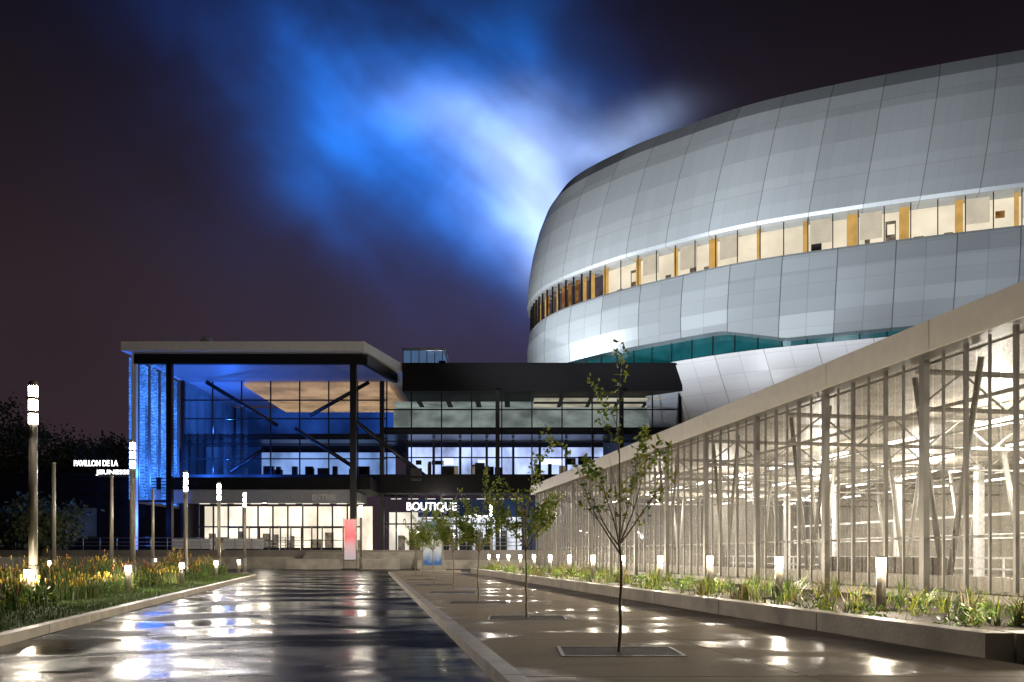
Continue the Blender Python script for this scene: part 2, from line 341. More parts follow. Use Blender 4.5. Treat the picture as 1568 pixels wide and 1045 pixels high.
# ------------------------------------------------------------ plants
def blade(mb,x,y,z,h,wd,m,lean=.35):
    a=U(0,6.28); l=h*U(.1,lean); b=a+1.57
    dx,dy=math.cos(a)*l,math.sin(a)*l; wx,wy=math.cos(b)*wd,math.sin(b)*wd
    p0=(x-wx,y-wy,z);p1=(x+wx,y+wy,z);p2=(x+wx*.7+dx*.4,y+wy*.7+dy*.4,z+h*.6);p3=(x-wx*.7+dx*.4,y-wy*.7+dy*.4,z+h*.6)
    mb.face([p0,p1,p2,p3],m); mb.face([p3,p2,(x+dx,y+dy,z+h)],m)
def leafc(mb,c,r,n,ms,s=.045):
    for k in range(n):
        p=Vector((U(-1,1),U(-1,1),U(-.3,1)))
        if p.length>1: continue
        q=c+p*r; a=Vector((U(-1,1),U(-1,1),U(-1,1))).normalized()*s*U(.6,1.2); b2=a.orthogonal().normalized()*s*.42
        mb.face([q-a,q+b2,q+a,q-b2],ms[0] if R()<.6 else ms[1])
mb=MB()
for i in range(1500):
    y=5+37*R()**1.3; f=R(); x=kL(y)-1.65-2.8*f
    typ=mn.noise(Vector((x*.5+9,y*.22,1)))
    hh=.45+.9*mn.noise(Vector((x*.7,y*.45,3)))+.35*f
    hh=max(.18,hh)
    g=M_grass2 if typ>0.1 else M_grass
    for k in range(10):
        xx,yy2=x+U(-.2,.2),y+U(-.2,.2)
        blade(mb,xx,yy2,.13,hh*U(.5,1.15),U(.008,.02),g if R()<.8 else M_grassY)
    if typ<.05: leafc(mb,Vector((x,y,.13+hh*.3)),hh*.5,24,(M_grass,M_leafB) if typ<-.15 else (M_leafA,M_grass2),.05)
    if R()<.34 and hh>.38:
        mf=M_flowY if typ>-.08 else M_flowO
        for k in range(5):
            xx,yy2=x+U(-.2,.2),y+U(-.2,.2); z=.13+hh*U(.7,1.1); s=U(.015,.035)
            mb.tube((xx,yy2,z-s),(xx+U(-.02,.02),yy2,z+s*2.5),s*.5,mf,s*.6,n=5)
mb.make('flower_bed_planting')
mb=MB()
for i in range(17000):   # verge turf edge
    y=4.5+36*R()**1.6; x=kL(y)-.2-U(0,1.5)
    blade(mb,x,y,.13,U(.03,.08),.008,M_grass if R()<.4 else M_grass2)
for i in range(4000):
    blade(mb,U(5.5,8.5),U(5.4,8.2),.14,U(.04,.1),.008,M_grass if R()<.5 else M_grass2)
mb.make('turf_grass')
mb=MB()
for i in range(380):
    y=9+40*R()**1.25; f=R(); x0=kW(y)+.45; x1=11.43-.18*y-.5; x=x0+(x1-x0)*f
    if mn.noise(Vector((x*.8,y*.5,7)))<-.12: continue
    big=R()<.4; hh=U(.3,.6) if big else U(.12,.3)
    mm=M_grass2 if R()<.6 else M_grassY
    for k in range(26 if big else 12):
        blade(mb,x+U(-.12,.12),y+U(-.12,.12),.24,hh*U(.6,1.1),U(.006,.014),mm if R()<.8 else M_leafB,.9)
for i in range(110):
    y=9+38*R()**1.2; f=R(); x0=kW(y)+.5; x1=11.43-.18*y-.6; x=x0+(x1-x0)*f
    leafc(mb,Vector((x,y,.3)),U(.18,.36),110,(M_leafA,M_leafB) if R()<.5 else (M_grass,M_leafA))
mb.make('ornamental_grass_planting')

def tree(name,x,y,z,H,seed,trunk_h,nbr=6,leafn=10,leaf=.04,spread=.45,r0=.02,mats=(M_leafA,M_leafB)):
    random.seed(seed); mb=MB(); tips=[]
    def br(p,d,L_,r,lev):
        n=5; q=Vector(p)
        for i in range(n):
            d=(d+Vector((U(-.13,.13),U(-.13,.13),U(0,.10)))).normalized(); nq=q+d*L_/n
            r2=r*.83; mb.tube(q,nq,r,M_barkY,r2,n=5,cap=False)
            if i>=1: tips.append(q.lerp(nq,.5))
            q=nq; r=r2
            if i>=1: tips.append(q.copy())
            if lev<2 and i>=1 and R()<.8:
                s=Vector((U(-1,1),U(-1,1),U(0,.5))).normalized(); br(q,(d*.8+s*.7).normalized(),L_*U(.3,.5),r*.7,lev+1)
    q=Vector((x,y,z)); n=7
    for i in range(n):
        nq=q+Vector((U(-.006,.006)*H,U(-.006,.006)*H,trunk_h/n)); mb.tube(q,nq,r0*(1-.05*i),M_barkY,r0*(1-.05*(i+1)),n=8,cap=False); q=nq
    CH=H-trunk_h
    br(q,Vector((U(-.1,.1),U(-.1,.1),1)),CH*.92,r0*.6,1)
    for k in range(nbr):
        a=k/nbr*6.28+U(-.3,.3)
        dd=Vector((math.cos(a)*spread*1.2,math.sin(a)*spread*1.2,U(.6,1.0))).normalized()
        br(q+Vector((0,0,-U(0,.1)*trunk_h)),dd,CH*U(.45,.7),r0*.5,1)
    for t in tips:
        if mn.noise(t*1.3)<-.3: continue
        for _ in range(leafn):
            o=t+Vector((U(-1,1),U(-1,1),U(-1,.6)))*leaf*1.7
            a=Vector((U(-1,1),U(-1,1),U(-1,.2))).normalized()*leaf*U(.6,1.1); b2=a.cross(Vector((U(-1,1),U(-1,1),U(-1,1)))).normalized()*leaf*.45
            mb.face([o-a,o+b2,o+a,o-b2],mats[0] if R()<.45 else mats[1])
    o=mb.make(name); return o
HT=[2.95,2.7,2.6,2.7,2.7,2.8,2.8]
for i,(x,y) in enumerate(TP):
    tree('sapling_tree',x,y,.12,HT[i],20+i,1.2,nbr=7,leafn=4 if i<1 else (6 if i<2 else 8),leaf=.042,spread=.5,r0=.022 if i<2 else .02)
random.seed(99)

# ------------------------------------------------------------ bollard lights and street lamps
LC=(1,.86,.66)
M_lensW=lensmat('lamp_lens',(1,.93,.8),50)
def bollard(x,y,z,h,P):
    e=empty('bollard_light',(x,y,z)); mb=MB()
    mb.tube((0,0,0),(0,0,.04),.13,M_conc,n=12); mb.tube((0,0,.04),(0,0,h-.2),.08,M_pole,n=14)
    for a in range(3):
        t=a*2.094; mb.tube((.07*math.cos(t),.07*math.sin(t),h-.2),(.07*math.cos(t),.07*math.sin(t),h-.03),.006,M_pole,n=4)
    mb.tube((0,0,h-.03),(0,0,h),.09,M_pole,.07,n=14); mb.make('post',e)
    mb=MB(); mb.tube((0,0,h-.2),(0,0,h-.03),.078,M_lensW,n=14,cap=False); mb.make('lens',e)
    light('lamp','POINT',(0,0,h-.115),P,LC,.045,e)
for n in range(13):
    z=13.7+3.28*n; bollard(9.09-.2*z,z,.24,.92,600)
bollard(9.09-.2*10.4,10.4,.24,.92,600)
for x,y in((-9.9,16.3),(-10.6,22),(-11.4,27.5),(-13,35),(-14.4,42),(-20.3,35),(-22.5,45),(-22.4,50)):
    bollard(x,y,.12,.78,190)
M_lensP=lensmat('tube_lens',(1,.93,.82),40)
def lamp(x,y,h,P,lit=True):
    e=empty('street_lamp',(x,y,.05)); mb=MB()
    ks=[h-.18,h-.47,h-.76]; g=.105
    mb.tube((0,0,0),(0,0,.06),.2,M_conc,n=14)
    mb.tube((0,0,.06),(0,0,.9),.105,M_pole,n=14)
    if not lit: mb.tube((0,0,.9),(0,0,h),.085,M_pole,.07,n=14)
    else:
        mb.tube((0,0,.9),(0,0,ks[2]-g),.085,M_pole,.08,n=14)
        mb.tube((0,0,ks[2]+g),(0,0,ks[1]-g),.09,M_pole,n=14); mb.tube((0,0,ks[1]+g),(0,0,ks[0]-g),.09,M_pole,n=14)
        mb.tube((0,0,ks[0]+g),(0,0,h),.09,M_pole,n=14)
        for k in ks:
            for a in range(3):
                t=a*2.094+.5; mb.tube((.082*math.cos(t),.082*math.sin(t),k-g),(.082*math.cos(t),.082*math.sin(t),k+g),.007,M_pole,n=4)
    mb.tube((0,0,h),(0,0,h+.04),.09,M_pole,.05,n=14); mb.make('pole',e)
    if lit:
        mb=MB()
        for k in ks: mb.tube((0,0,k-g),(0,0,k+g),.088,M_lensP,n=14,cap=False)
        mb.make('lens',e)
        for k in ks[:2]: light('lamp','POINT',(0,0,k),P/2,(1,.9,.74),.06,e)
for x,y in((-10.1,16.8),(-12.1,25.4),(-14.3,34.9),(-14.9,40.5),(-15.6,46.5)): lamp(x,y,4.75,1600)
lamp(-11,58,4.7,1100); lamp(-1.5,57,4.7,1100)
for x,y in((-18.3,31.8),(-18.7,37.2),(-20.2,44.8)): lamp(x,y,4.75,0,False)

# ------------------------------------------------------------ arena
ctrl=[(90,57.5),(60,60.5),(41.6,65),(23.4,72),(13.9,78.5),(9.2,82.8),(5,88),(2.9,93),(2.3,99),(4,107),(9,117),(20,132),(40,148),(80,160),(120,150),(140,120),(130,80),(112,63)]
pts=[]
n=len(ctrl)
for i in range(n):
    p0,p1,p2,p3=[Vector(ctrl[(i+k)%n]) for k in(-1,0,1,2)]
    for k in range(40):
        t=k/40; pts.append(.5*((2*p1)+(p2-p0)*t+(2*p0-5*p1+4*p2-p3)*t*t+(3*p1-p0-3*p2+p3)*t**3))
acc=[0]
for i in range(len(pts)): acc.append(acc[-1]+(pts[(i+1)%len(pts)]-pts[i]).length)
NR=520; tot_l=acc[-1]; ring=[]; j=0
for i in range(NR):
    s=tot_l*i/NR
    while acc[j+1]<s: j+=1
    t=(s-acc[j])/(acc[j+1]-acc[j]); ring.append(pts[j].lerp(pts[(j+1)%len(pts)],t))
nor=[]
for i in range(NR):
    d=(ring[(i+3)%NR]-ring[(i-3)%NR]).normalized(); nn=Vector((d.y,-d.x))
    if nn.dot(Vector((70,105))-ring[i])<0: nn=-nn
    nor.append(nn)
ds=tot_l/NR
def rp(i,off,h): i%=NR; p=ring[i]+nor[i]*off; return (p.x,p.y,h)
def rpf(s,off,h):
    f=s/ds; i=int(math.floor(f)); t=f-i; a=Vector(rp(i,off,h)); b_=Vector(rp(i+1,off,h)); return a.lerp(b_,t)
def loft(mb,levels,m,rng=None):
    for i in (rng or range(NR)):
        for k in range(len(levels)-1):
            h0,o0=levels[k]; h1,o1=levels[k+1]
            f=lambda h,ii:h(ring[ii%NR].x) if callable(h) else h
            a,b_,c,d=rp(i,o0,f(h0,i)),rp(i+1,o0,f(h0,i+1)),rp(i+1,o1,f(h1,i+1)),rp(i,o1,f(h1,i))
            mb.face([b_,a,d,c],m,uv=[((i+1)*ds,b_[2]),(i*ds,a[2]),(i*ds,d[2]),((i+1)*ds,c[2])],smooth=False)
arena=empty('arena_building')
M_shell=panelmat('shell_panels',(.47,.51,.54),4.4,3.4,.16,.42,.15,.88,tilt=.04,seam=.016,hl=.13,dark=.45)
M_belt=panelmat('belt_panels',(.50,.55,.59),4.6,1.25,.05,.34,.35,.78,fine=2,tilt=.12,seam=.018)
M_low=panelmat('lower_panels',(.74,.75,.79),4.6,1.5,-.25,.4,.1,.93,fine=2,tilt=.02)
mb=MB(); loft(mb,[(31.0,2.6),(31.0,-.25),(31.3,-.4),(32.6,-.35),(35,-.1),(37.5,.35),(40,1.0),(42.3,1.9),(44.0,3.1),(44.7,4.6),(45.3,9),(46.6,20)],M_shell); mb.make('upper_shell',arena)
mb=MB(); mb.face([rp(i,19.9,46.5) for i in range(0,NR,4)],M_shell); mb.make('roof',arena)
def bb(x): return 21.9 if x<19.5 else (20.5 if x>24.5 else 21.9-1.4*(x-19.5)/5)
mb=MB(); loft(mb,[(28.0,3.6),(28.0,0),(27.75,-.2),(26,-.4),(23.8,-.4),(bb,-.15),(bb,2.6)],M_belt); mb.make('belt_cladding',arena)
M_teal=mat('teal_glazing_glow',(.01,.06,.07),.12,.1,var=.5,scale=.5,emc=(.01,.20,.24),em=.2)  # dim teal light put into the glazing as emission
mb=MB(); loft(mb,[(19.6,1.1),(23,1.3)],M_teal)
for i in range(0,NR,3):
    a=Vector(rp(i,1.05,19.7)); mb.tube(a,Vector(rp(i,1.15,22.5)),.06,M_black,n=4,smooth=False)
mb.make('recessed_glazing',arena)
lr=[i for i in range(NR) if ring[i].x>13.2 or ring[i].y>110]
mb=MB(); loft(mb,[(19.9,1.6),(19.9,.5),(17.5,1.0),(14,2.0),(8,4.5),(0,7)],M_low,lr); mb.make('lower_wall',arena)
# ribbon window
cs=sorted(i for i in range(NR) if ring[i].x<70 and ring[i].y<116)
M_int=emis('ribbon_interior_light',(1,.87,.64),1.1,.35,.75)  # room light painted as glow on ribbon walls, partitions and furniture
M_int2=emis('ribbon_blind_glow',(.92,.80,.60),.75,.9,.85)
M_amb=emis('amber_partition_glow',(.88,.52,.15),.85,.8,.7)
M_amb2=emis('amber_streak_glow',(.6,.27,.07),.7,.9,.3)
M_dint=emis('dim_interior_glow',(.12,.10,.11),.7,.5,.3)
M_furn=emis('furniture_glow',(.30,.24,.17),.8,2,.3)
M_wg=glassmat('ribbon_glass',(.95,.96,.98),.04)
bright=[i for i in cs if ring[i].x>=8.6]; dimr=[i for i in cs if ring[i].x<8.6]
mb=MB(); loft(mb,[(28.01,1.6),(30.99,1.6)],M_int,bright); loft(mb,[(28.01,2.0),(30.99,2.0)],M_dint,dimr); mb.make('ribbon_interior',arena)
mb=MB(); loft(mb,[(28.01,.12),(30.99,.12)],M_wg,cs); mb.make('ribbon_glass',arena)
mb=MB(); mf=MB(); s=cs[0]*ds; k=0
random.seed(5)
send=cs[-1]*ds
def wq(a0,a1,q,z0,z1,m): mf.face([rpf(a0,q,z0),rpf(a1,q,z0),rpf(a1,q,z1),rpf(a0,q,z1)],m)
while s<send:
    p=rpf(s,.5,28.2); dimp=p.x<8.6
    mb.tube(rpf(s,.06,28.0),rpf(s,.06,31.0),.05 if not dimp else .1,M_black,n=4,smooth=False)
    if dimp:
        wq(s+.2,s+.75,1.0,28.02,30.98,M_amb2 if R()<.55 else M_amb); s+=1.25
    else:
        if k%2==0: wq(s+.05,s+U(.4,.95),.7,28.02,30.98,M_amb)
        elif R()<.35: wq(s+.1,s+1.9,.8,U(28.6,29.4),30.98,M_int2)
        r=R()
        if r<.35: a=s+U(.3,1.1); wq(a,a+U(.3,.9),1.3,28.02,28.02+U(.5,1.2),M_furn)
        elif r<.5: a=s+U(.9,1.1); wq(a,a+.85,1.4,28.02,30.2,M_furn); wq(a+.1,a+.7,1.35,29.0,29.9,M_int)
        elif r<.6: a=s+U(.8,1.0); wq(a,a+.9,1.4,28.02,30.3,M_black)
        elif r<.7: wq(s+.9,s+1.6,1.4,29.3,29.9,M_amb2)
        s+=2.05
    k+=1
mb.make('window_mullions',arena); mf.make('interior_partitions',arena)
# facade floodlights on the roofs
for x,y,z,tx,ty,tz,P,an in((-9,88,19.8,6,97,39,15000,130),(-7,80,19.8,10,85,38,13000,130),(-6,50,5.8,10,82,36,46000,60),(4,44,5.8,20,76,37,48000,60),(15,34,5.8,34,69,37,34000,55),(28,26,5.8,50,64,36,22000,55)):
    e=empty('floodlight',(x,y,z)); mb=MB(); mb.box(-.3,.3,-.15,.15,.0,.12,M_black); mb.tube((0,0,.12),(0,.0,.3),.05,M_black); mb.box(-.35,.35,-.12,-.02,.3,.75,M_black); mb.make('housing',e)
    l_=light('lamp','SPOT',(x,y+.4,z+1),P,(.93,.97,1),.6,None,(tx,ty,tz),an,.8); l_.parent=e; l_.location=(0,.4,1.0)

# ------------------------------------------------------------ covered car park with mesh screen
def F(s,o): return (10.71-.177*s+.984*o, 4+.984*s+.177*o)
def F3(s,o,z): x,y=F(s,o); return (x,y,z)
cp=empty('covered_parking_structure'); SE=51.3
mb=MB()
z=-6
while z<SE-1:  # fascia cassettes
    e_=min(z+3.6,SE); mb.fbox(F,z+.012,e_-.012,-.35,-.28,5.22,5.82,M_cream); z+=3.6
mb.fbox(F,-6,SE,-.279,22,5.5,5.78,M_conc); mb.fbox(F,-6,SE,-.279,.25,5.24,5.49,M_tan)
mb.fbox(F,SE+.01,SE+.08,-.35,22,5.22,5.82,M_cream)
mb.make('roof_and_fascia',cp)
mb=MB(); s=-5.4; k=0
while s<=SE:
    if k%6==0: mb.fbox(F,s-.07,s+.07,-.06,.08,.2,5.23,M_tan)
    elif k%2==0: mb.fbox(F,s-.03,s+.03,-.06,0.02,.45,5.23,M_tan)
    else: mb.fbox(F,s-.018,s+.018,-.05,0,.45,5.23,M_tan)
    s+=.6; k+=1
for h in(.45,1.5,5.1): mb.fbox(F,-5.4,SE,.145,.18,h,h+.05,M_tan)
mb.make('screen_posts_and_rails',cp)
M_mesh=meshmat('expanded_metal_mesh',(.30,.28,.24),.34)
mb=MB(); s=-5.4
while s<SE:
    mb.face([F3(s+.02,.21,.45),F3(min(s+.58,SE),.21,.45),F3(min(s+.58,SE),.21,5.2),F3(s+.02,.21,5.2)],M_mesh); s+=.6
s=0
while s<20: mb.face([F3(SE,s+.25,.3),F3(SE,s+2,.3),F3(SE,s+2,5.2),F3(SE,s+.25,5.2)],M_mesh); s+=2
mb.make('mesh_panels',cp)
M_grey=mat('painted_grey_steel',(.36,.35,.32),.5,.1,var=.08)
mb=MB()
for s in [x*5.4-3 for x in range(11)]:
    if s>SE-1: break
    for o in(1.0,8,15): # V shaped supports
        mm=M_tan if o<2 else M_grey; rr=.06 if o<2 else .08
        mb.tube(F3(s,o,.2),F3(s-1.0,o,5.2),rr,mm,n=6); mb.tube(F3(s,o,.2),F3(s+1.0,o,5.2),rr,mm,n=6)
    mb.tube(F3(s,.3,5.1),F3(s,21.5,5.1),.06,M_grey,n=4); mb.tube(F3(s,.3,4.3),F3(s,21.5,4.3),.05,M_grey,n=4)
    o=.3; up=True
    while o<21: mb.tube(F3(s,o,4.3 if up else 5.1),F3(s,o+1.1,5.1 if up else 4.3),.03,M_grey,n=4); o+=1.1; up=not up
for o in (3,6.5,10,13.5,17): mb.tube(F3(-5,o,4.9),F3(SE-.5,o,4.9),.05,M_grey,n=4)
mb.make('columns_and_trusses',cp)
M_tube=emis('fluorescent_tube',(1,.95,.84),8)
mb=MB()
for o in(4.5,8.5,12.5,17):
    s=-3
    while s<SE-2:
        mb.fbox(F,s,s+1.5,o-.06,o+.06,4.55,4.62,M_tube); s+=3.6
mb.make('light_tubes',cp)
M_floor=mat('parking_floor',(.30,.27,.23),.35,var=.15,scale=.5)
M_bwall=mat('rear_block_wall',(.30,.28,.24),.6,var=.3,scale=.6)
mb=MB(); mb.fbox(F,-6,SE,.6,22,.0,.12,M_floor); mb.fbox(F,-6,SE,21.7,22,.13,5.4,M_bwall)
mb.fbox(F,-6,SE,.3,.55,.0,.75,M_conc)
z=-4
while z<SE-3:
    mb.fbox(F,z,z+.3,14.8,15.1,.12,5.1,M_white); z+=5.4
mb.fbox(F,-5,SE-2,11.2,11.25,1.0,1.08,M_white); mb.fbox(F,-5,SE-2,11.2,11.25,.6,.66,M_white)
mb.fbox(F,-5,SE-2,18.0,18.06,1.9,2.15,M_white); mb.fbox(F,-5,SE-2,18.0,18.06,3.0,3.12,M_white)
z=-4.0
while z<SE-3:
    mb.fbox(F,z,z+.06,11.2,11.25,.12,1.0,M_white); z+=1.8
mb.make('floor_and_back_wall',cp)
for s,g in((0,1.4),(9,1.25),(18,1.0),(27,.85),(36,.8),(45,.8)):
    light('ceiling_lamp','POINT',F3(s,6.5,4.2),700*g,(1,.92,.78),.12,cp); light('ceiling_lamp','POINT',F3(s+4,14,4.2),1250*g,(1,.92,.78),.12,cp)
mb=MB(); mb.fbox(F,12.7,17.2,.56,.62,.2,1.12,M_soil); mb.make('service_cabinet_screen',cp)

# ------------------------------------------------------------ entrance building
eb=empty('glass_entrance_building')
B0=1.5
M_plaza=mat('plaza_paving',(.25,.22,.19),.35,var=.2,scale=.8)
M_soff=mat('soffit_panels',(.35,.36,.38),.45,.2,var=.08)
mb=MB(); mb.box(-46,17,66,100,0,B0,M_plaza)
for k in range(8): mb.box(-17,-8,66-.38*(k+1),66-.38*k-.002,0,B0-.18*(k+1)+.0,M_conc)
mb.make('plaza_podium',eb)
mb=MB()
mb.prism([(-34.2,69.6),(-12.9,69.6),(-10.7,78),(-10.7,96),(-34.2,96)],18.95,19.75,M_white)
mb.prism([(-33.4,70.2),(-13.3,70.2),(-11.5,78),(-11.5,81.6),(-33.4,81.6)],18.80,18.94,M_soff)
mb.prism([(-33.3,70.1),(-13.2,70.1),(-13.2,70.5),(-33.3,70.5)],17.9,18.79,M_black)
mb.prism([(-13.2,70.51),(-12.8,70.51),(-11.2,78),(-11.6,78)],17.9,18.79,M_black)
mb.make('canopy_roof',eb)
mb=MB(); mb.box(-10.69,16.6,77.6,96,17.05,19.8,M_vdark); mb.box(-10.6,16.5,77.5,77.59,19.55,19.75,M_vdark); mb.make('wing_roof',eb)
mb=MB(); mb.box(-12.0,-7.6,88,93,19.81,23.6,mat('rooftop_screen_glow',(.2,.27,.36),.4,.2,var=.2,scale=.8,emc=(.10,.19,.36),em=.55))  # bluish light put into the screen material as emission
for k in range(6): mb.box(-12.05+k*.87,-11.97+k*.87,87.9,87.99,19.81,23.6,M_tan)
mb.box(-12.05,-7.6,87.9,87.99,21.6,21.7,M_tan)
mb.box(-12.2,-7.4,87.85,93.1,23.61,23.9,M_white); mb.make('rooftop_plant_room',eb)
mb=MB(); 
for k in range(5):
    a0=k/5*1.57;a1=(k+1)/5*1.57; mb.tube((-27.2,71,20.0+.55*math.sin(a0)),(-27.2,71,20.0+.55*math.sin(a1)),.55*math.cos(a0),M_white,max(.01,.55*math.cos(a1)),n=16,cap=False)
mb.tube((-27.2,71,19.75),(-27.2,71,20.0),.5,M_black,n=12); mb.make('roof_dome',eb)
mb=MB()
for x,y,r,t in((-30.2,70.3,.24,17.9),(-14.0,70.3,.26,17.9),(-33.3,70.3,.2,18.8),(-12.6,77.2,.2,17.9),(-1.4,77.2,.2,17.05),(10.6,77.2,.2,17.05)):
    mb.box(x-r,x+r,y-r,y+r,B0,t,M_black if x!=-33.3 else M_white)
for p,q in(((-31,80.8,18.6),(-23.8,80.8,14.2)),((-20.5,80.8,15.2),(-14.5,80.8,18.6)),((-22,80.8,13.9),(-15.8,80.8,9.8)),((-28.5,80.8,9.5),(-25.2,80.8,11.8)),((-14.0,70.4,13.0),(-8.5,77.5,8.8))):
    mb.tube(p,q,.2,M_black,n=6)
mb.make('columns_and_braces',eb)
LX0,LX1,LY=-33.6,-12.8,81.5
RX0,RX1,RY=-12.8,16.6,78.0
mb=MB()
mb.box(LX0,LX1,LY+.2,98,12.9,13.5,M_dark); mb.box(LX0,LX1,LY-.02,98,8.2,9.3,M_dark)
mb.box(RX0,RX1,RY+.2,92,12.9,13.6,M_dark); mb.box(RX0,RX1,RY+.2,92,8.2,9.0,M_dark)
mb.box(RX0,RX1,RY-1.8,RY+.19,7.0,8.7,M_vdark)
mb.box(LX0+1,RX0-.01,72.0,81,7.0,8.1,M_vdark); mb.box(LX0+1,-14.6,71.6,71.99,5.75,6.9,M_soff); mb.box(LX0+1,-14.6,72,80,6.2,6.99,M_soff)
mb.box(LX0-.3,LX0,81.5,98,B0,18.9,M_dark); mb.box(RX1-.3,RX1,RY,90,B0,17,M_dark)
mb.make('floor_slabs_and_spandrels',eb)
mb=MB()
def mull(x0,x1,y,z0,z1,step,hs,wd=.05,mt=M_black):
    x=x0
    while x<=x1+.01: mb.box(x-wd,x+wd,y-.07,y+.07,z0,z1,mt); x+=step
    for h in hs: mb.box(x0,x1,y-.06,y+.06,h-wd,h+wd,mt)
mull(LX0,LX1,LY,9.3,18.9,2.97,(10.9,12.4,13.2,15,16.9),.06)
mull(RX0,RX1,RY,9.0,17.0,2.95,(10.6,12.2,13.3,15.3),.06)
mull(LX0+2,LX1-2.5,LY-1.2,B0,6.2,1.5,(3.9,),.07)
mull(RX0,RX1,RY,B0,7.0,1.47,(4.1,),.07)
mb.make('mullions',eb)
mb=MB()
for x0,x1,y,z0,z1 in((LX0,LX1,LY,9.3,18.9),(RX0,RX1,RY,9.0,17),(RX0,RX1,RY,B0,7)):
    mb.face([(x0,y,z0),(x1,y,z0),(x1,y,z1),(x0,y,z1)],M_glass)
mb.make('glazing',eb)
mb=MB()
M_i1=emis('ground_floor_glow',(1,.87,.68),1.7,.5,.5,(1,1,.6))  # room light painted as glow into these back walls
M_i1w=emis('shop_glow',(.95,.95,1),1.6,.6,.3,(1,1,.7))
M_i2=emis('lounge_glow_bluewhite',(.52,.62,1),1.7,.45,.3,(1,1,.6))
M_i2b=emis('lounge_glow_blue',(.28,.45,.9),1.1,.35,.25,(1,1,.6))
M_i3=emis('upper_floor_glow',(.22,.25,.22),1.4,.3,.35,(1,1,2))
M_dk=emis('faint_interior_glow',(.03,.045,.09),1.0,.2,.3)
M_bl=emis('blue_lit_interior',(.015,.06,.30),1.2,.15,.2)
mb.face([(LX0+1,LY+3,B0),(LX1-2,LY+3,B0),(LX1-2,LY+3,6.2),(LX0+1,LY+3,6.2)],M_i1)
mb.face([(RX0,RY+5,B0),(RX0+3,RY+5,B0),(RX0+3,RY+5,5.5),(RX0,RY+5,5.5)],M_i1)
mb.face([(RX0+3,RY+5,B0),(1,RY+5,B0),(1,RY+5,5.0),(RX0+3,RY+5,5.0)],M_i1w)
mb.face([(RX0+3,RY+5,5.01),(1,RY+5,5.01),(1,RY+5,6.9),(RX0+3,RY+5,6.9)],M_dk)
mb.face([(1,RY+5,B0),(RX1,RY+5,B0),(RX1,RY+5,6.9),(1,RY+5,6.9)],M_dk)
mb.face([(LX0,LY+6,9.3),(-27.5,LY+6,9.3),(-27.5,LY+6,12.9),(LX0,LY+6,12.9)],M_bl)
mb.face([(-27.5,LY+6,9.3),(LX1,LY+6,9.3),(LX1,LY+6,12.3),(-27.5,LY+6,12.3)],M_i2b)
mb.face([(-11,RY+6,9.0),(9.6,RY+6,9.0),(9.6,RY+6,12.4),(-11,RY+6,12.4)],M_i2)
mb.face([(9.6,RY+6.1,9.0),(RX1,RY+6.1,9.0),(RX1,RY+6.1,12.9),(9.6,RY+6.1,12.9)],M_dk)
mb.face([(LX0,97,13.5),(LX1,97,13.5),(LX1,97,18.9),(LX0,97,18.9)],M_bl)
mb.face([(LX0+.05,LY+.3,13.5),(LX0+.05,96,13.5),(LX0+.05,96,18.9),(LX0+.05,LY+.3,18.9)],M_bl)
mb.face([(RX0,RY+8,13.6),(RX1,RY+8,13.6),(RX1,RY+8,17),(RX0,RY+8,17)],M_i3)
mb.make('interior_walls',eb)
mb=MB(); M_amc=emis('lit_timber_ceiling',(.80,.50,.28),.75,.35,.5)
x=-27.5
while x<-13:
    mb.box(x,x+.62,LY+.3,96.9,18.4,18.7,M_amc); x+=.74
mb.make('timber_ceiling',eb)
random.seed(31)
mb=MB(); M_str=emis('light_strip',(1,.93,.78),1.3); M_strb=emis('screen_glow',(.65,.75,1),2.0)
M_pale=emis('lit_ceiling_bay',(.80,.72,.52),.8,.4,.5)  # ceiling light put into the bays as glow
for i in range(5):
    x=2.2+i*2.95
    for yy3 in(79.2,82.4): mb.box(x,x+2.5,yy3,yy3+1.5,16.6,16.68,M_pale)
for i in range(5): mb.box(-12+i*2.95,-9.6+i*2.95,80,83.2,16.4,16.46,M_i3)
for i in range(18):
    x=U(-10.8,9); y=U(80,83.5); h=U(.9,1.5); mb.box(x,x+U(.2,1.0),y,y+.4,9.0,9.0+h,M_black if R()<.6 else M_furn)
for i in range(8): x=U(-10.8,8.5); mb.box(x,x+U(.5,1.4),83.3,83.4,10.5,10.5+U(.4,.9),M_strb if R()<.6 else M_black)
for i in range(8): x=-10.8+i*2.7; mb.box(x,x+.25,81,81.3,9,12.8,M_dark)
for i in range(12):
    x=U(-27,-13.5); mb.box(x,x+U(.3,1.6),85,85.4,9.3,9.3+U(.8,1.3),M_black)
for i in range(14):
    x=U(-31.5,-16); y=U(82.5,84); mb.box(x,x+U(.3,1.2),y,y+.3,B0,B0+U(.8,2.1),M_furn)
for i in range(22):
    x=U(-12,0); y=U(79.5,82.5); mb.box(x,x+U(.2,.9),y,y+.3,B0,B0+U(.8,2.4),M_furn if R()<.5 else M_dark)
for i in range(10): x=-31+i*1.7; mb.box(x,x+1.0,79,79.12,6.12,6.18,M_str)
for i in range(8): x=-12+i*1.7; mb.box(x,x+1.0,79,79.12,6.6,6.66,M_str)
mb.make('interior_fittings',eb)
mb=MB(); x=-28.6
while x<-17:
    mb.box(x,x+.1,80.1,80.22,B0,3.9,M_black); mb.box(x+.1,x+1.0,80.1,80.2,B0,B0+.3,M_black); mb.box(x+.1,x+1.0,80.1,80.2,3.75,3.9,M_black); mb.box(x+.1,x+1.0,80.12,80.18,2.5,2.58,M_tan); x+=1.05
mb.make('entrance_doors',eb)
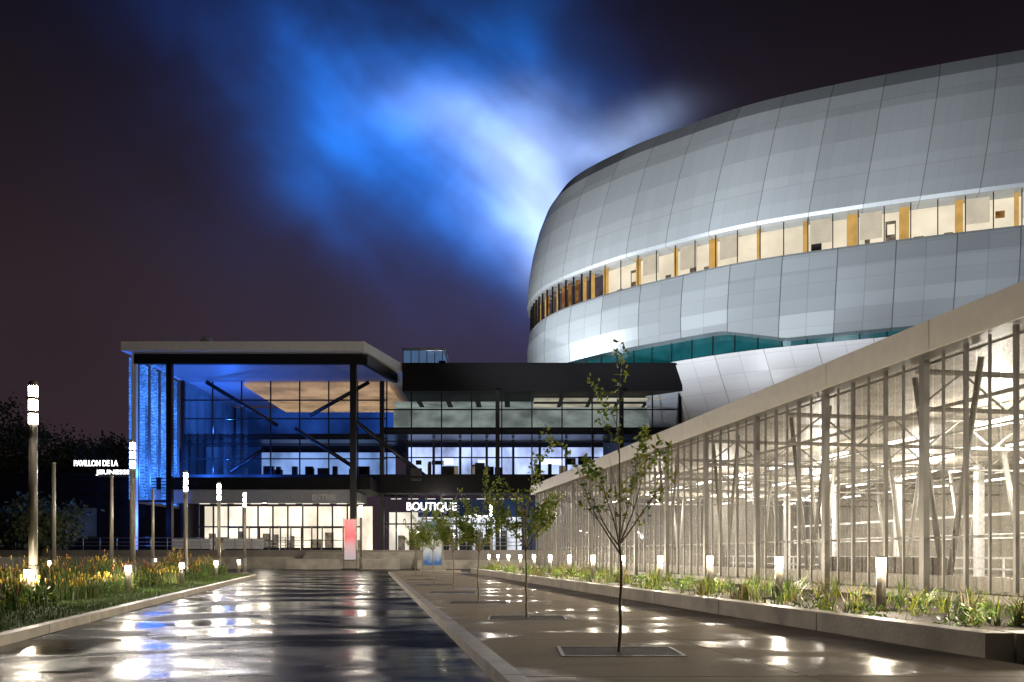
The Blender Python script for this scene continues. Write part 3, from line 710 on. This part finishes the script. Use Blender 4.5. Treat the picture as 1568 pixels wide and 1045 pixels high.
def blueM():
    m=bpy.data.materials.new('blue_led_screen'); m.use_nodes=True; n_=m.node_tree; n_.nodes.clear(); l=n_.links.new
    o=n_.nodes.new('ShaderNodeOutputMaterial'); e=n_.nodes.new('ShaderNodeEmission'); e.inputs[0].default_value=(.06,.25,1,1)
    t=n_.nodes.new('ShaderNodeTexCoord'); mp=n_.nodes.new('ShaderNodeMapping'); mp.inputs['Scale'].default_value=(1,1,2.4)
    v=n_.nodes.new('ShaderNodeTexVoronoi'); v.inputs['Scale'].default_value=2.6; l(t.outputs['Object'],mp.inputs[0]); l(mp.outputs[0],v.inputs['Vector'])
    g=n_.nodes.new('ShaderNodeTexNoise'); g.inputs['Scale'].default_value=.3; l(t.outputs['Object'],g.inputs['Vector'])
    a=n_.nodes.new('ShaderNodeMapRange'); a.inputs[1].default_value=.15; a.inputs[2].default_value=.6; a.inputs[3].default_value=1.5; a.inputs[4].default_value=.6; l(v.outputs['Distance'],a.inputs[0])
    b_=n_.nodes.new('ShaderNodeMapRange'); b_.inputs[1].default_value=.35; b_.inputs[2].default_value=.65; b_.inputs[3].default_value=.6; b_.inputs[4].default_value=1.6; l(g.outputs['Fac'],b_.inputs[0])
    mm=n_.nodes.new('ShaderNodeMath'); mm.operation='MULTIPLY'; l(a.outputs[0],mm.inputs[0]); l(b_.outputs[0],mm.inputs[1]); l(mm.outputs[0],e.inputs[1]); l(e.outputs[0],o.inputs[0]); return nosample(m)
M_blue=blueM(); mb=MB()
y=70.8
while y<81:
    z=6
    while z<18.5: mb.box(-34.05,-34.0,y,y+1.45,z,z+.22,M_blue); z+=.27
    mb.box(-34.1,-33.9,y+1.6,y+1.75,5.9,18.8,M_tan); y+=2.15
for x in(-33.0,-32.0,-31.1):
    z=6
    while z<18.5: mb.box(x,x+.45,70.6,70.64,z,z+.2,M_blue); z+=.27
mb.box(-34.1,-33.9,70.6,81.4,5.75,5.95,M_black); mb.box(-33.89,-30.4,70.55,70.7,5.75,5.95,M_black); mb.make('blue_perforated_screen',eb)
for p,P in(((-32.6,73,8.6),2200),((-31.8,79.5,8.5),2600),((-26,79,8.4),1300),((-32,69.5,4),500),((-30,84.5,14.2),900),((-30,84,10),500)):
    light('blue_wash_lamp','POINT',p,P,(.03,.17,1),.03,eb)
M_txt=emis('sign_letters',(1,1,1),3.0); M_txtd=emis('sign_letters_dim',(.5,.42,.36),.35)
text('boutique_sign_letters','BOUTIQUE',-10.1,75.95,5.35,4.75,.9,M_txt,eb)
text('boutique_sub_sign','nordiques',-4.6,75.95,4.6,2.3,.5,M_txt,eb)
text('entrance_sign_letters','ENTRÉE',-18.0,71.5,6.0,2.2,.65,M_txtd,eb)
for p,P in(((-23,74,5.4),500),((-7,75,6),400)): light('entrance_lamp','POINT',p,P,(1,.88,.7),.1,eb)
M_rail=mat('steel_railing',(.45,.45,.45),.35,.7,var=.05)
rail=empty('handrail'); mb=MB()
x=-44
while x<-17: mb.tube((x,66.1,B0),(x,66.1,B0+1.0),.035,M_rail,n=5); x+=1.4
for h in(.35,.65,1.0): mb.tube((-44,66.1,B0+h),(-17.2,66.1,B0+h),.028,M_rail,n=5)
x=-8
while x<1: mb.tube((x,66.1,B0),(x,66.1,B0+1.0),.035,M_rail,n=5); x+=1.4
for h in(.35,.65,1.0): mb.tube((-8,66.1,B0+h),(1,66.1,B0+h),.028,M_rail,n=5)
mb.make('rails',rail)
mb=MB(); mb.box(-17.2,-8.5,60.6,61,0,.8,M_conc); mb.box(-40,-17.3,63,63.4,0,.95,M_conc); mb.box(-7.4,2,62,62.4,0,.7,M_conc)
mb.make('low_retaining_wall')
for x in(-44,-37.5): 
    mb=MB(); mb.prism([(x,57),(x+3.2,57),(x+3.1,57.8),(x+.1,57.8)],.1,.95,M_cream); mb.prism([(x+.1,57.1),(x+3.1,57.1),(x+3,57.7),(x+.2,57.7)],.0,.1,M_black); mb.make('concrete_barrier')
for x in(-28.5,-24.2):
    mb=MB(); mb.box(x,x+3.2,66.8,67.3,B0+.1,B0+.95,M_white); mb.box(x+.1,x+3.1,66.85,67.25,B0,B0+.1,M_black); mb.make('planter_box')

# ------------------------------------------------------------ banner and poster stand
def printmat(name,cols,em):
    m,n_,b=newmat(name); t=n_.nodes.new('ShaderNodeTexCoord'); s_=n_.nodes.new('ShaderNodeSeparateXYZ'); n_.links.new(t.outputs['Generated'],s_.inputs[0])
    c=n_.nodes.new('ShaderNodeValToRGB'); els=c.color_ramp.elements
    els[0].position=cols[0][0]; els[0].color=(*cols[0][1],1); els[1].position=cols[-1][0]; els[1].color=(*cols[-1][1],1)
    for p,q in cols[1:-1]: k=els.new(p); k.color=(*q,1)
    ns=n_.nodes.new('ShaderNodeTexNoise'); ns.inputs['Scale'].default_value=4; n_.links.new(t.outputs['Generated'],ns.inputs['Vector'])
    a=n_.nodes.new('ShaderNodeMath'); a.operation='MULTIPLY_ADD'; a.inputs[1].default_value=.25; n_.links.new(ns.outputs['Fac'],a.inputs[0]); n_.links.new(s_.outputs[2],a.inputs[2])
    n_.links.new(a.outputs[0],c.inputs[0]); n_.links.new(c.outputs[0],b.inputs['Base Color']); n_.links.new(c.outputs[0],b.inputs['Emission Color']); b.inputs['Emission Strength'].default_value=em; b.inputs['Roughness'].default_value=.4
    return nosample(m)
e=empty('banner_sign',(-12.2,60,0)); mb=MB(); mb.box(-.42,.42,-.02,.02,.75,3.75,printmat('banner_print',[(.1,(.5,.5,.55)),(.45,(.6,.35,.4)),(.7,(.7,.1,.12)),(1,(.75,.12,.14))],.4)); mb.make('banner_panel',e)
mb=MB(); mb.tube((-.47,0,0),(-.47,0,3.9),.03,M_pole); mb.tube((.47,0,0),(.47,0,3.9),.03,M_pole); mb.tube((-.47,0,3.8),(.47,0,3.8),.02,M_pole); mb.tube((-.47,0,.7),(.47,0,.7),.02,M_pole); mb.box(-.6,.6,-.2,.2,0,.08,M_black); mb.make('banner_frame',e)
e=empty('poster_stand',(-5.0,50,.12)); mb=MB(); mb.box(-.58,.58,-.05,.05,.35,3.1,printmat('poster_print',[(.2,(.03,.12,.35)),(.45,(.5,.55,.6)),(.75,(.55,.55,.5)),(1.1,(.1,.25,.45))],.25)); mb.make('poster_panel',e)
mb=MB(); mb.box(-.68,-.6,-.08,.08,0,3.2,M_pole); mb.box(.6,.68,-.08,.08,0,3.2,M_pole); mb.box(-.68,.68,-.08,.08,3.2,3.28,M_pole); mb.box(-.8,.8,-.3,.3,0,.08,M_conc); mb.make('poster_frame',e)

# ------------------------------------------------------------ left background
e=empty('pavilion_building'); mb=MB(); mb.box(-80,-38.6,84,100,0,9.2,M_dark); mb.box(-80.3,-38.3,83.8,100.3,9.2,9.7,M_black)
for i in range(7):
    mb.box(-78+i*5.2,-75+i*5.2,83.9,83.99,3,6,M_dk)
mb.box(-54.8,-53.6,83.85,83.89,2,4.6,M_i1); mb.make('walls',e)
text('pavilion_sign_letters','PAVILLON DE LA',-46,83.6,10.4,4.6,.62,M_txt,e); text('pavilion_sign_letters_2','JEUNESSE',-43.6,83.6,9.55,3.6,.6,M_txt,e)
M_dl1=mat('foliage_dark',(.06,.08,.035),.7,var=.4); M_dl2=mat('foliage_mid',(.10,.12,.05),.7,var=.4)
def bigtree(x,y,H,seed,cr):
    random.seed(seed); mb=MB(); th=H*.32; mb.tube((x,y,0),(x+.3,y,th),.4,M_bark,.28,n=8)
    cl=[]
    for k in range(9):
        a=k*2.4; d=Vector((math.cos(a)*U(.5,1),math.sin(a)*U(.5,1),U(.6,1.4))).normalized(); q=Vector((x+.3,y,th)); e2=q+d*U(.4,.62)*H
        e2.z=min(e2.z,H*.95); mb.tube(q,e2,.16,M_bark,.04,n=5)
        for _ in range(5): cl.append(q.lerp(e2,U(.5,1.05))+Vector((U(-1,1),U(-1,1),U(-.6,.6)))*cr*.35)
    for c in cl:
        r=U(.5,1)*cr*.36
        for _ in range(150):
            p=Vector((random.gauss(0,.5),random.gauss(0,.5),random.gauss(0,.4)))*r; o=c+p; s=U(.16,.3)
            a=Vector((U(-1,1),U(-1,1),U(-1,1))).normalized()*s; b2=a.orthogonal().normalized()*s*.6
            mb.face([o-a,o+b2,o+a,o-b2],M_dl1 if R()<.6 else M_dl2)
    mb.make('deciduous_tree')
bigtree(-60,104,21,1,8); bigtree(-72,106,23,2,9); bigtree(-51,102,18,3,7); bigtree(-44,72,6.5,4,3.5); bigtree(-39,66,5,6,3)
mb=MB(); random.seed(3)
for i in range(5200):
    x=U(-230,-40); top=9+4*mn.noise(Vector((x*.06,0,0)))+2*mn.noise(Vector((x*.25,4,0)))
    o=Vector((x,160+U(-4,4),U(0,1)**.7*top)); s=U(.5,1.1); a=Vector((U(-1,1),U(-.3,.3),U(-1,1))).normalized()*s; b2=Vector((-a.z,U(-.3,.3),a.x))*.7
    mb.face([o-a,o+b2,o+a,o-b2],M_dl1)
mb.make('distant_tree_row')
